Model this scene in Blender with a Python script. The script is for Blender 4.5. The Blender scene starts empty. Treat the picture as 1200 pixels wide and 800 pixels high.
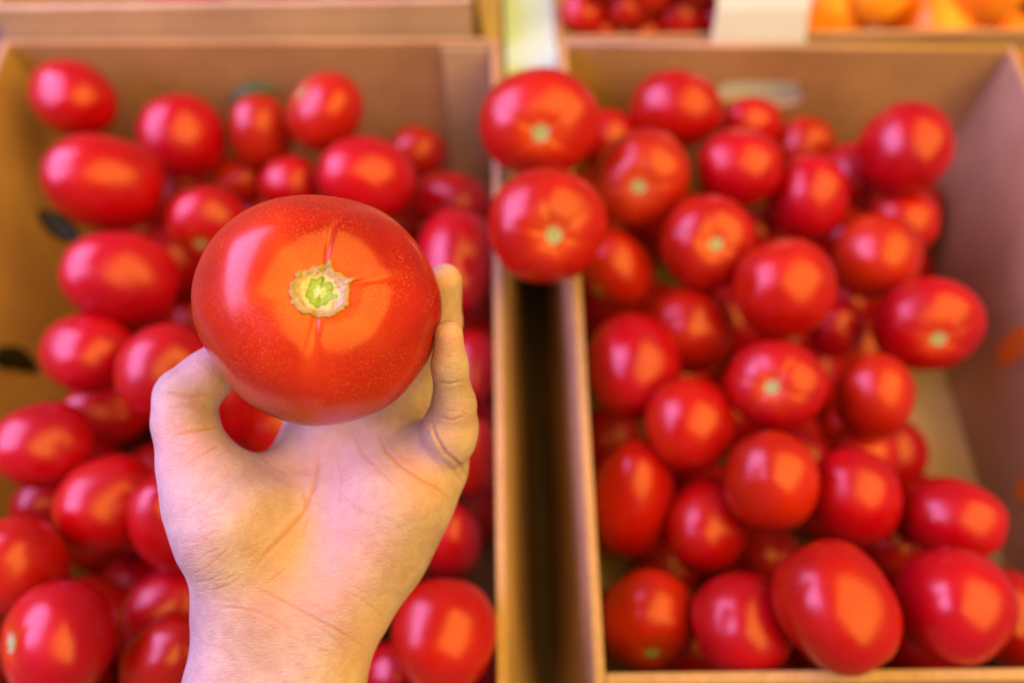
import bpy, bmesh, math, random
import numpy as np
from mathutils import Vector, Matrix, noise
random.seed(7); rng = np.random.default_rng(7)
S = bpy.context.scene
COL = S.collection

# ------------------------------------------------------------------ camera
CAMZ = 0.595                       # camera height over the table; box rims are at 0.195
RIM = 0.195
cam_d = bpy.data.cameras.new('camera'); cam = bpy.data.objects.new('camera', cam_d); COL.objects.link(cam)
cam.location = (0, 0, CAMZ)
cam.rotation_euler = (math.radians(30.0), 0, math.radians(-1.4))
cam_d.lens = 30; cam_d.sensor_width = 36; cam_d.clip_start = 0.01; cam_d.clip_end = 50
cam_d.dof.use_dof = True; cam_d.dof.focus_distance = 0.264; cam_d.dof.aperture_fstop = 3.9; cam_d.dof.aperture_blades = 0
S.camera = cam
CM = Matrix.Translation((0, 0, CAMZ)) @ cam.rotation_euler.to_matrix().to_4x4()
CR = CM.to_3x3()
F = 1000.0
S.render.resolution_x = 1024; S.render.resolution_y = 682

# ------------------------------------------------------------------ world, lamps, exposure
w = bpy.data.worlds.new('World'); S.world = w; w.use_nodes = True
w.node_tree.nodes['Background'].inputs[0].default_value = (.92, .92, 1.0, 1)
w.node_tree.nodes['Background'].inputs[1].default_value = 0.15
def lamp(name, target, direction, dist, sx, sy, power, col, spread=180):
    l = bpy.data.lights.new(name, 'AREA'); l.shape = 'RECTANGLE'; l.size = sx; l.size_y = sy
    l.energy = power; l.color = col; l.spread = math.radians(spread)
    o = bpy.data.objects.new(name, l); COL.objects.link(o)
    d = Vector(direction).normalized(); o.location = Vector(target) + d * dist
    o.rotation_euler = d.to_track_quat('Z', 'Y').to_euler()
    return o
T0 = (0.08, 0.25, 0.2)
lamp('warm_ceiling_lamp', T0, (.45, -.24, .86), 1.7, 2.4, 1.9, 71.0, (1.0, .60, .07))
lamp('cool_window_light', T0, (-.78, .12, .60), 1.9, 2.0, 1.3, 72.0, (.64, .44, 1.0))
S.view_settings.view_transform = 'Standard'; S.view_settings.look = 'None'
S.view_settings.exposure = 0.05; S.view_settings.gamma = 1.0; S.view_settings.use_curve_mapping = False
S.render.engine = 'CYCLES'

# ------------------------------------------------------------------ helpers
def cpt(px, py, zc):               # photo pixel (1200 wide) at a depth -> camera space
    return Vector(((px-600)/F*zc, (400-py)/F*zc, -zc))
def wpt(px, py, zc): return CM @ cpt(px, py, zc)
def ray(px, py): return (CR @ Vector(((px-600)/F, (400-py)/F, -1)))
def at_z(px, py, z):               # pixel on a horizontal plane
    r = ray(px, py); t = (z-CAMZ)/r.z; return Vector((0, 0, CAMZ)) + r*t, t
def at_y(px, py, y):
    r = ray(px, py); t = y/r.y; return Vector((0, 0, CAMZ)) + r*t
def at_x(px, py, x):
    r = ray(px, py); t = x/r.x; return Vector((0, 0, CAMZ)) + r*t

def tag(o, label=None, cat=None, group=None, kind=None):
    if label: o['label'] = label
    if cat: o['category'] = cat
    if group: o['group'] = group
    if kind: o['kind'] = kind
    return o
def empty(name, loc, label, cat, group=None):
    o = bpy.data.objects.new(name, None); COL.objects.link(o); o.location = loc; o.empty_display_size = .02
    return tag(o, label, cat, group)
def link(name, me, mat=None, parent=None, smooth=False):
    o = bpy.data.objects.new(name, me); COL.objects.link(o)
    if mat: me.materials.clear(); me.materials.append(mat)
    if parent:
        o.parent = parent; o.matrix_parent_inverse = Matrix.Translation(parent.location).inverted()
    if smooth: me.polygons.foreach_set('use_smooth', [True]*len(me.polygons))
    return o
def hexa(name, pts, mat, parent=None, bev=0.0006, edge=False):
    """closed box from 8 corners: 4 of the lower ring, 4 of the upper ring"""
    c = sum((Vector(p) for p in pts), Vector())/8
    org = parent.location.copy() if parent else c
    bm = bmesh.new()
    vs = [bm.verts.new(Vector(p)-c) for p in pts]
    for f in ((3,2,1,0), (4,5,6,7), (0,1,5,4), (1,2,6,5), (2,3,7,6), (3,0,4,7)): bm.faces.new([vs[i] for i in f])
    bmesh.ops.recalc_face_normals(bm, faces=bm.faces)
    if edge:
        for f in bm.faces: f.material_index = 1 if f.normal.z > .9 else 0
    if bev: bmesh.ops.bevel(bm, geom=bm.edges[:], offset=bev, segments=2, affect='EDGES')
    me = bpy.data.meshes.new(name); bm.to_mesh(me); bm.free()
    o = link(name, me, mat); o.location = c
    if edge: me.materials.append(M['edge'])
    if parent: o.parent = parent; o.location = c - parent.location
    return o
def boxpts(x0, x1, y0, y1, z0, z1):
    return [(x0,y0,z0),(x1,y0,z0),(x1,y1,z0),(x0,y1,z0),(x0,y0,z1),(x1,y0,z1),(x1,y1,z1),(x0,y1,z1)]

# ------------------------------------------------------------------ materials
def newmat(name):
    m = bpy.data.materials.new(name); m.use_nodes = True; nt = m.node_tree
    return m, nt, nt.nodes['Principled BSDF']
def N(nt, t, **kw):
    n = nt.nodes.new(t)
    for k, v in kw.items():
        if k in n.inputs: n.inputs[k].default_value = v
        else: setattr(n, k, v)
    return n
def ramp(nt, fac, stops):
    r = nt.nodes.new('ShaderNodeValToRGB'); e = r.color_ramp.elements
    while len(e) < len(stops): e.new(0.5)
    for i, (p, c) in enumerate(stops): e[i].position = p; e[i].color = (*c, 1)
    nt.links.new(fac, r.inputs[0]); return r.outputs[0]
def cardboard(name, base, edge=None):
    m, nt, b = newmat(name); L = nt.links.new
    tc = N(nt, 'ShaderNodeTexCoord')
    n1 = N(nt, 'ShaderNodeTexNoise', Scale=14.0, Detail=5.0); L(tc.outputs['Object'], n1.inputs['Vector'])
    c = ramp(nt, n1.outputs[0], [(.3, tuple(v*.80 for v in base)), (.7, tuple(min(1, v*1.15) for v in base))])
    n2 = N(nt, 'ShaderNodeTexNoise', Scale=380.0, Detail=3.0); L(tc.outputs['Object'], n2.inputs['Vector'])
    mx = N(nt, 'ShaderNodeMixRGB', blend_type='MULTIPLY'); mx.inputs[0].default_value = .35
    c2 = ramp(nt, n2.outputs[0], [(.35, (.55,.5,.45)), (.6, (1,1,1))])
    L(c, mx.inputs[1]); L(c2, mx.inputs[2]); L(mx.outputs[0], b.inputs['Base Color'])
    wv = N(nt, 'ShaderNodeTexWave', Scale=48.0, Distortion=.6); L(tc.outputs['Object'], wv.inputs['Vector'])
    ad = N(nt, 'ShaderNodeMath', operation='ADD'); L(wv.outputs[1], ad.inputs[0]); L(n1.outputs[0], ad.inputs[1])
    bp = N(nt, 'ShaderNodeBump', Strength=.25, Distance=.0006); L(ad.outputs[0], bp.inputs['Height']); L(bp.outputs[0], b.inputs['Normal'])
    b.inputs['Roughness'].default_value = .62; b.inputs['Specular IOR Level'].default_value = .35
    return m
M = {}
M['card'] = cardboard('cardboard_kraft', (.50, .32, .16))
M['card_pale'] = cardboard('cardboard_pale', (.64, .50, .34))
M['edge'] = cardboard('cardboard_cut_edge', (.66, .54, .47))
def simple(name, col, rough=.6, spec=.4, var=.12, scale=30):
    m, nt, b = newmat(name); L = nt.links.new
    tc = N(nt, 'ShaderNodeTexCoord'); n1 = N(nt, 'ShaderNodeTexNoise', Scale=float(scale), Detail=4.0); L(tc.outputs['Object'], n1.inputs['Vector'])
    L(ramp(nt, n1.outputs[0], [(.3, tuple(v*(1-var) for v in col)), (.7, tuple(min(1, v*(1+var)) for v in col))]), b.inputs['Base Color'])
    b.inputs['Roughness'].default_value = rough; b.inputs['Specular IOR Level'].default_value = spec
    return m
M['white'] = simple('white_card', (.78, .90, 1.0), .5, var=.02)
M['green_board'] = simple('pale_green_board', (.58, .84, .95), .45, var=.04)
M['table'] = simple('dark_table', (.16, .11, .07), .6)
M['hole_patch'] = simple('orange_hole_patch', (.85, .22, .015), .5, var=.06)
M['leaf'] = simple('dry_dark_leaf', (.018, .022, .012), .6, var=.4, scale=120)
M['leaf_g'] = simple('green_leaf', (.05, .10, .04), .5, var=.4, scale=120)

def tomato_mat(name, base, hi, dark, rough, speck=False):
    m, nt, b = newmat(name); L = nt.links.new
    tc = N(nt, 'ShaderNodeTexCoord'); oi = N(nt, 'ShaderNodeObjectInfo')
    off = N(nt, 'ShaderNodeVectorMath', operation='ADD'); L(tc.outputs['Object'], off.inputs[0])
    sc = N(nt, 'ShaderNodeMath', operation='MULTIPLY'); L(oi.outputs['Random'], sc.inputs[0]); sc.inputs[1].default_value = 31.0
    L(sc.outputs[0], off.inputs[1])
    n1 = N(nt, 'ShaderNodeTexNoise', Scale=28.0, Detail=3.0); L(off.outputs[0], n1.inputs['Vector'])
    c = ramp(nt, n1.outputs[0], [(.28, dark), (.52, base), (.8, hi)])
    # paler yellowish blush that runs out from the stem end (attribute 'blush')
    at = N(nt, 'ShaderNodeAttribute', attribute_name='blush')
    mb = N(nt, 'ShaderNodeMixRGB'); L(at.outputs['Fac'], mb.inputs[0]); L(c, mb.inputs[1]); mb.inputs[2].default_value = (.72, .14, .008, 1)
    hs = N(nt, 'ShaderNodeHueSaturation'); L(mb.outputs[0], hs.inputs['Color'])
    mr = N(nt, 'ShaderNodeMapRange'); L(oi.outputs['Random'], mr.inputs[0]); mr.inputs[3].default_value = .497; mr.inputs[4].default_value = .507; L(mr.outputs[0], hs.inputs['Hue'])
    n6 = N(nt, 'ShaderNodeTexNoise', Scale=60.0, Detail=3.0); L(off.outputs[0], n6.inputs['Vector'])
    rr_ = N(nt, 'ShaderNodeMapRange'); L(n6.outputs[0], rr_.inputs[0]); rr_.inputs[1].default_value = .3; rr_.inputs[2].default_value = .7; rr_.inputs[3].default_value = rough-.05; rr_.inputs[4].default_value = rough+.10; L(rr_.outputs[0], b.inputs['Roughness'])
    cc = hs.outputs[0]
    if speck:
        v = N(nt, 'ShaderNodeTexVoronoi', Scale=1250.0); L(tc.outputs['Object'], v.inputs['Vector'])
        n3 = N(nt, 'ShaderNodeTexNoise', Scale=90.0, Detail=2.0); L(tc.outputs['Object'], n3.inputs['Vector'])
        mlt = N(nt, 'ShaderNodeMath', operation='MULTIPLY')
        s1 = ramp(nt, v.outputs['Distance'], [(.16, (1,1,1)), (.34, (0,0,0))])
        s2 = ramp(nt, n3.outputs[0], [(.30, (0,0,0)), (.60, (1,1,1))])
        L(s1, mlt.inputs[0]); L(s2, mlt.inputs[1])
        m2 = N(nt, 'ShaderNodeMath', operation='MULTIPLY'); L(mlt.outputs[0], m2.inputs[0]); m2.inputs[1].default_value = .55
        ms = N(nt, 'ShaderNodeMixRGB'); L(m2.outputs[0], ms.inputs[0]); L(cc, ms.inputs[1]); ms.inputs[2].default_value = (.80, .17, .02, 1)
        cc = ms.outputs[0]
        bp = N(nt, 'ShaderNodeBump', Strength=.12, Distance=.0002); L(n3.outputs[0], bp.inputs['Height']); L(bp.outputs[0], b.inputs['Normal'])
    else:
        n3 = N(nt, 'ShaderNodeTexNoise', Scale=45.0, Detail=1.0); L(off.outputs[0], n3.inputs['Vector'])
        bp = N(nt, 'ShaderNodeBump', Strength=.3, Distance=.002); L(n3.outputs[0], bp.inputs['Height']); L(bp.outputs[0], b.inputs['Normal'])
    L(cc, b.inputs['Base Color'])
    b.inputs['Roughness'].default_value = rough; b.inputs['Specular IOR Level'].default_value = .68 if speck else .85
    b.inputs['Specular Tint'].default_value = (1, .64, .66, 1); b.inputs['Subsurface Weight'].default_value = .06; b.inputs['Subsurface Radius'].default_value = (1, .15, .08); b.inputs['Subsurface Scale'].default_value = .006
    return m
M['tom'] = tomato_mat('tomato_skin', (.42, .0010, .0025), (.50, .006, .002), (.32, .0004, .004), .27)
M['tom_held'] = tomato_mat('big_tomato_skin', (.42, .0025, .002), (.54, .022, .003), (.27, .0006, .0035), .22, True)
M['tom_or'] = tomato_mat('orange_tomato_skin', (.95, .30, .008), (.98, .42, .02), (.80, .16, .005), .28)

m, nt, b = newmat('stem_scar'); L = nt.links.new
at = N(nt, 'ShaderNodeAttribute', attribute_name='scar'); tc = N(nt, 'ShaderNodeTexCoord')
n = N(nt, 'ShaderNodeTexNoise', Scale=420.0, Detail=5.0); L(tc.outputs['Object'], n.inputs['Vector'])
a1 = N(nt, 'ShaderNodeMath', operation='MULTIPLY_ADD'); L(n.outputs[0], a1.inputs[0]); a1.inputs[1].default_value = .34; L(at.outputs['Fac'], a1.inputs[2])
L(ramp(nt, a1.outputs[0], [(.20, (.50,.68,.42)), (.36, (.42,.60,.30)), (.44, (.24,.42,.06)), (.60, (.27,.45,.07)), (.64, (.10,.18,.02)), (.69, (.42,.52,.18)), (.80, (.52,.52,.34)), (.88, (.40,.26,.16)), (.97, (.50,.42,.38)), (1.06, (.40,.25,.16)), (1.16, (.36,.26,.09))]), b.inputs['Base Color'])
bp = N(nt, 'ShaderNodeBump', Strength=.8, Distance=.0005); L(n.outputs[0], bp.inputs['Height']); L(bp.outputs[0], b.inputs['Normal'])
b.inputs['Roughness'].default_value = .5
M['scar'] = m

# ------------------------------------------------------------------ table and boxes
tb = hexa('table', boxpts(-.9, 1.0, -.55, 1.6, -.03, 0), M['table'], bev=.003); tag(tb, kind='structure')
CT = .005
def wall(parent, a, b_, za, zb, inward, t=CT, lean=(0, 0), mat=None, name='side_wall'):
    """upright panel from a to b (outer bottom line) with thickness t toward `inward`; lean shifts the top"""
    a = Vector((*a, 0)); b_ = Vector((*b_, 0)); i = Vector((*inward, 0)).normalized()*t; l = Vector((*lean, 0))
    lo = [a, b_, b_+i, a+i]
    pts = [(p.x, p.y, za) for p in lo] + [((p+l).x, (p+l).y, zb) for p in lo]
    return hexa(name, pts, mat or M['card'], parent, edge=True)
def quadbox(parent, rim, flo, mats, back=True, t=CT):
    """open box from its inner corners FL FR BR BL at the rim and at the floor"""
    V = Vector; z0 = .004
    R = [V(p) for p in rim]; Fl = [V((p[0], p[1], z0)) for p in flo]
    for (i, j, d, ext) in ((0, 3, V((-t, 0, 0)), True), (1, 2, V((t, 0, 0)), True), (0, 1, V((0, -t, 0)), False), (3, 2, V((0, t, 0)), False)):
        if i == 3 and not back: continue
        e = V((0, t, 0)) if ext else V(); g = V((.0003, 0, 0)) if not ext else V()
        hexa('side_wall', [Fl[i]-e+g, Fl[j]+e-g, Fl[j]+e-g+d, Fl[i]-e+g+d, R[i]-e+g, R[j]+e-g, R[j]+e-g+d, R[i]-e+g+d], mats[0], parent, edge=True)
    b4 = [Fl[0]+V((-t*.9, -t*.9, 0)), Fl[1]+V((t*.9, -t*.9, 0)), Fl[2]+V((t*.9, t*.9, 0)), Fl[3]+V((-t*.9, t*.9, 0))]
    hexa('bottom_panel', [V((p.x, p.y, .0005)) for p in b4] + [V((p.x, p.y, .0037)) for p in b4], mats[1], parent)
def rimpt(px, py): return at_z(px, py, RIM)[0]
LBL, LBR, LFR = rimpt(9, 52), rimpt(576, 50), rimpt(582, 806); LFL = Vector((LBL.x, LFR.y, RIM))
RBL, RBR, RFL = rimpt(664, 53), rimpt(1183, 60), rimpt(709, 788); RFR = Vector((RBR.x, RFL.y-.004, RIM))
YBL_ = min(LBL.y, LBR.y); YBR_ = min(RBL.y, RBR.y); YB = (RBL.y+RBR.y)/2
LX0, LX1, YF = LBL.x, min(LBR.x, LFR.x), RFL.y; RX0, RX1 = max(RBL.x, RFL.x)-CT, RBR.x
print('BOX', LBL, LBR, LFR, RBL, RBR, RFL)
lb = empty('cardboard_box', (-.15, .26, .0005), 'open brown cardboard box of tomatoes under the hand, left of the long gap', 'box', 'open cardboard boxes of tomatoes')
quadbox(lb, [LFL, LFR, LBR, LBL], [LFL+Vector((.008, 0, 0)), LFR+Vector((.022, 0, 0)), LBR+Vector((.022, 0, 0)), LBL+Vector((.008, 0, 0))], (M['card'], M['card']))
fx0 = LBR.x-.034; yb = LBR.y
hexa('corner_flap', [(fx0, yb-.0065, .012), (LBR.x+.020, yb-.0065, .012), (LBR.x+.020, yb-.0022, .012), (fx0, yb-.0022, .012), (fx0, yb-.0045, RIM-.0005), (LBR.x-.001, yb-.0045, RIM-.0005), (LBR.x-.001, yb-.0022, RIM-.0005), (fx0, yb-.0022, RIM-.0005)], M['card_pale'], lb)
rb = empty('cardboard_box', (.19, .26, .0005), 'open cardboard box at right with a white slot in its far wall', 'box', 'open cardboard boxes of tomatoes')
quadbox(rb, [RFL, RFR, RBR, RBL], [RFL-Vector((.011, 0, 0)), RFR, RBR, RBL-Vector((.011, 0, 0))], (M['card'], M['card_pale']), back=False)
# far wall with a real hand hole
ch = at_y(890, 110, YB); hw = (at_y(943, 110, YB).x - at_y(838, 110, YB).x)/2; zt = at_y(890, 96, YB).z; zb_ = at_y(890, 126, YB).z
cu = bpy.data.curves.new('far_wall', 'CURVE'); cu.dimensions = '2D'; cu.fill_mode = 'BOTH'; cu.extrude = CT/2
def poly(pts):
    s = cu.splines.new('POLY'); s.points.add(len(pts)-1)
    for i, p in enumerate(pts): s.points[i].co = (p[0], p[1], 0, 1)
    s.use_cyclic_u = True
print('GAP', LFR.x+.022+CT, RFL.x-.011-CT); bl_ = (RBR.xy-RBL.xy).length; wang = math.atan2(RBR.y-RBL.y, RBR.x-RBL.x)
poly([(.0004, .004), (bl_-.0004, .004), (bl_-.0004, RIM), (.0004, RIM)])
hc = (zt+zb_)/2; hh = (zt-zb_)/2; hp = []
for k in range(40):
    a = k/40*math.tau; x = math.copysign(abs(math.cos(a))**.55, math.cos(a))*hw; z = math.copysign(abs(math.sin(a))**.75, math.sin(a))*hh
    if z < 0: z *= .62 + .38*(x/hw > -.15)
    hp.append((ch.x-RBL.x+x, hc+z))
poly(hp)
tmp = bpy.data.objects.new('t', cu); COL.objects.link(tmp); me = bpy.data.meshes.new_from_object(tmp.evaluated_get(bpy.context.evaluated_depsgraph_get())); bpy.data.objects.remove(tmp)
me.transform(Matrix.Translation((RBL.x, RBL.y, 0)) @ Matrix.Rotation(wang, 4, 'Z') @ Matrix.Translation((0, CT/2, 0)) @ Matrix.Rotation(math.pi/2, 4, 'X'))
me.transform(Matrix.Translation(-rb.location)); o = link('side_wall', me, M['card']); o.parent = rb
# flat orange ovals inside the right wall, standing in for hand holes onto fruit
def oval_mark(px, py, ry, rz):
    p = at_x(px, py, RX1-.0004); bm = bmesh.new()
    vs = [bm.verts.new((0, math.cos(a)*ry, math.sin(a)*rz)) for a in [k/28*math.tau for k in range(28)]]
    bm.faces.new(vs); r = bmesh.ops.extrude_face_region(bm, geom=bm.faces[:])
    bmesh.ops.translate(bm, verts=[v for v in r['geom'] if isinstance(v, bmesh.types.BMVert)], vec=(-.0006, 0, 0))
    bmesh.ops.recalc_face_normals(bm, faces=bm.faces)
    me = bpy.data.meshes.new('orange_mark'); bm.to_mesh(me); bm.free(); o = link('orange_mark', me, M['hole_patch']); o.parent = rb; o.location = p-rb.location
    o.location.x = RX1-.0003-rb.location.x
oval_mark(1187, 406, .010, .021); oval_mark(1204, 572, .008, .013)

# rear boxes
Y2 = max(LBL.y, LBR.y, RBL.y, RBR.y)+CT+.003; Y3 = Y2+.013
zr = at_y(300, 6, Y2).z
rl = empty('cardboard_box', (-.17, .62, .0005), 'taller cardboard box behind the left box, seen as a plain brown strip', 'box', 'rear cardboard boxes')
xl0 = at_y(-8, 20, Y2).x; xl1 = at_y(553, 20, Y2).x
wall(rl, (xl0, Y2), (xl1, Y2), .004, zr, (0, 1), mat=M['card_pale'])
wall(rl, (xl0, Y2+CT+.0003), (xl0, Y2+.30), .004, zr, (1, 0)); wall(rl, (xl1, Y2+CT+.0003), (xl1, Y2+.30), .004, zr, (-1, 0))
wall(rl, (xl0, Y2+.3054), (xl1, Y2+.3054), .004, zr, (0, -1))
hexa('bottom_panel', boxpts(xl0, xl1, Y2, Y2+.305, .0005, .0037), M['card'], rl)
rr = empty('cardboard_box', (.21, .62, .0005), 'cardboard box behind the right box holding small red and large orange fruit', 'box', 'rear cardboard boxes')
wall(rr, (RX0, Y3), (RX1+.06, Y3), .004, RIM-.022, (0, 1)); wall(rr, (RX0, Y3+CT+.0003), (RX0, Y3+.3), .004, RIM-.022, (1, 0))
wall(rr, (RX1+.06, Y3+CT+.0003), (RX1+.06, Y3+.3), .004, RIM-.022, (-1, 0)); wall(rr, (RX0, Y3+.3054), (RX1+.06, Y3+.3054), .004, RIM-.022, (0, -1))
hexa('bottom_panel', boxpts(RX0, RX1+.06, Y3, Y3+.305, .0005, .0037), M['card'], rr)
wall(rr, (.185, Y3+CT+.001), (.185, Y3+.299), .0045, RIM-.05, (1, 0), t=.004, name='divider')
# white card tucked between the two right boxes
c0 = at_y(836, 40, Y3); c1 = at_y(938, 46, Y3); ca = YB+CT+.010; cb = Y3-.0012
hexa('price_card', [(c0.x-.004, ca, .10), (c1.x+.012, ca, .10), (c1.x+.012, ca+.001, .10), (c0.x-.004, ca+.001, .10),
     (c0.x-.002, cb, .197), (c1.x-.002, cb, .197), (c1.x-.002, cb+.001, .197), (c0.x-.002, cb+.001, .197)], M['white'], bev=0)
me = bpy.data.objects['price_card'].data; bm = bmesh.new(); bm.from_mesh(me)
topf = max(bm.faces, key=lambda f: f.calc_center_median().z)
r = bmesh.ops.extrude_face_region(bm, geom=[topf]); bmesh.ops.translate(bm, verts=[v for v in r['geom'] if isinstance(v, bmesh.types.BMVert)], vec=(-.004, .026, .060)); bmesh.ops.delete(bm, geom=[topf], context='FACES_ONLY') if topf.is_valid else None
bmesh.ops.recalc_face_normals(bm, faces=bm.faces); bm.to_mesh(me); bm.free()
tag(bpy.data.objects['price_card'], 'blank white card standing up behind the far wall of the right box', 'card')
# pale green board in the gap between the rear boxes
gx0, gx1 = at_z(592, 50, .170)[0].x, at_z(653, 60, .170)[0].x
gb = hexa('pale_green_board', boxpts(gx0, gx1, .32, 1.2, .165, .170), M['green_board'])
tag(gb, 'pale green board in the gap between the rear boxes at the top', 'board')
sx0, sx1 = at_y(566, 40, Y2).x, at_y(590, 40, Y2).x
sl = hexa('cardboard_sheet', [(sx0+.008, Y2+.001, .10), (sx1, Y2+.001, .10), (sx1, Y2+.004, .10), (sx0+.008, Y2+.004, .10), (sx0-.012, Y2+.05, .26), (sx1-.002, Y2+.05, .26), (sx1-.002, Y2+.053, .26), (sx0-.012, Y2+.053, .26)], M['card_pale'])
tag(sl, 'light brown cardboard flap standing left of the pale green board', 'cardboard')

# ------------------------------------------------------------------ tomatoes
def tomato_mesh(seed, h=.82, lobes=5, lobe=.03, dimple=.16, dw=.30, tip=0.0, nu=56, nv=34, egg=0.0, held=False):
    """unit-radius tomato, axis +Z at the stem end"""
    r = random.Random(seed); ph = r.random()*6.28; ph2 = r.random()*6.28; a2 = r.uniform(.01, .03)
    vs = []; bl = []
    nl = lobes
    for j in range(nv+1):
        t = j/nv*math.pi
        for i in range(nu):
            a = i/nu*math.tau
            s, c = math.sin(t), math.cos(t)
            rad = s**.95 if s > 0 else 0
            top = max(0, c)
            fur = 0
            g = abs(math.sin(nl*(a+ph)/2 + .35*math.sin(2*a+ph2)))
            groove = math.exp(-(g/.22)**2)
            near = math.exp(-((t-.42)/.42)**2)
            fur = -lobe*groove*(near*1.6+.25*s) + a2*math.cos(2*a+ph2)*s
            R = rad*(1+fur) * (1 + egg*c)
            z = h*c
            if c > 0: z = h*(c**.9)
            z -= dimple*math.exp(-(rad/dw)**2)*(c > 0)*(1+.5*groove*.6)
            z -= (lobe*1.0*groove*near)
            if c < 0: z += .05*math.exp(-(rad/.18)**2) - tip*math.exp(-(rad/.22)**2)
            nz = .035*noise.noise(Vector((math.cos(a)*rad*1.3+seed*.37, math.sin(a)*rad*1.3, c*1.3)))
            R *= 1+nz; z *= 1+nz
            vs.append((R*math.cos(a), R*math.sin(a), z))
            bl.append((math.exp(-(rad/.30)**2)*.55 + groove*.14*math.exp(-((rad-.35)/.3)**2))*(c > 0))
    fs = []
    for j in range(nv):
        for i in range(nu):
            i2 = (i+1) % nu
            fs.append((j*nu+i, (j+1)*nu+i, (j+1)*nu+i2, j*nu+i2))
    return vs, fs, bl
def build_mesh(name, vs, fs, attr=None):
    me = bpy.data.meshes.new(name); me.from_pydata(vs, [], fs)
    if attr:
        at = me.attributes.new(attr[0], 'FLOAT', 'POINT'); at.data.foreach_set('value', attr[1])
    bm = bmesh.new(); bm.from_mesh(me); bmesh.ops.remove_doubles(bm, verts=bm.verts, dist=1e-7); bm.to_mesh(me); bm.free()
    me.polygons.foreach_set('use_smooth', [True]*len(me.polygons)); return me
def scar_mesh(seed, body, lift, rs, zs, spikes=9, n=72, m_=9, star=.35, thin=.1):
    """small dried calyx scar: a green button with a ragged brown rim"""
    r = random.Random(seed); vs = [(0, 0, zs+.10*rs)]; at = [0.0]
    ph = [r.uniform(0, 6.28) for _ in range(4)]
    for j in range(1, m_+1):
        q = j/m_
        for i in range(n):
            a = i/n*math.tau
            edge = 1 + .05*math.sin(2*a+ph[0]) + .09*noise.noise(Vector((math.cos(a)*2.6, math.sin(a)*2.6, seed*1.7))) + .09*noise.noise(Vector((math.cos(a)*8, math.sin(a)*8, seed*2.3)))
            for (aa, ww, hh2) in ((1.30, .09, star*1.5), (.42, .08, star*1.7)):
                d = math.atan2(math.sin(a-aa), math.cos(a-aa)); edge += hh2*math.exp(-(d/ww)**2)
            rr_ = rs*q*(1+(edge-1)*q*q)
            z = zs + rs*(.07*math.exp(-(q/.22)**2) + .05*noise.noise(Vector((math.cos(a)*q*5, math.sin(a)*q*5, seed*3.1)))*(.4+q) + .05*math.exp(-((q-.88)/.1)**2))
            vs.append((rr_*math.cos(a), rr_*math.sin(a), z)); at.append(q + .05*math.sin(10*a+ph[2]+.6*math.sin(3*a))*(.3 < q < .7) + .16*noise.noise(Vector((math.cos(a)*q*4+9, math.sin(a)*q*4, seed))))
    fs = [(0, 1+i, 1+(i+1) % n) for i in range(n)]
    for j in range(m_-1):
        for i in range(n):
            i2 = (i+1) % n; fs.append((1+j*n+i, 1+(j+1)*n+i, 1+(j+1)*n+i2, 1+j*n+i2))
    # skirt that sinks into the skin
    k = len(vs); base = 1+(m_-1)*n
    for i in range(n): x, y, z = vs[base+i]; vs.append((x*.97, y*.97, z-thin)); at.append(.9)
    for i in range(n): i2 = (i+1) % n; fs.append((base+i, k+i, k+i2, base+i2))
    from mathutils.bvhtree import BVHTree
    bvh = BVHTree.FromPolygons([v.co for v in body.vertices], [tuple(p.vertices) for p in body.polygons])
    nv_ = []
    for (x, y, z) in vs:
        h = bvh.ray_cast(Vector((x, y, 1)), Vector((0, 0, -1)))[0]
        nv_.append((x, y, (h.z if h else zs) + lift*rs + (z-zs)*(1 if z > zs-thin*.5 else 1)))
    return build_mesh('stem_scar', nv_, fs, ('scar', at))

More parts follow.
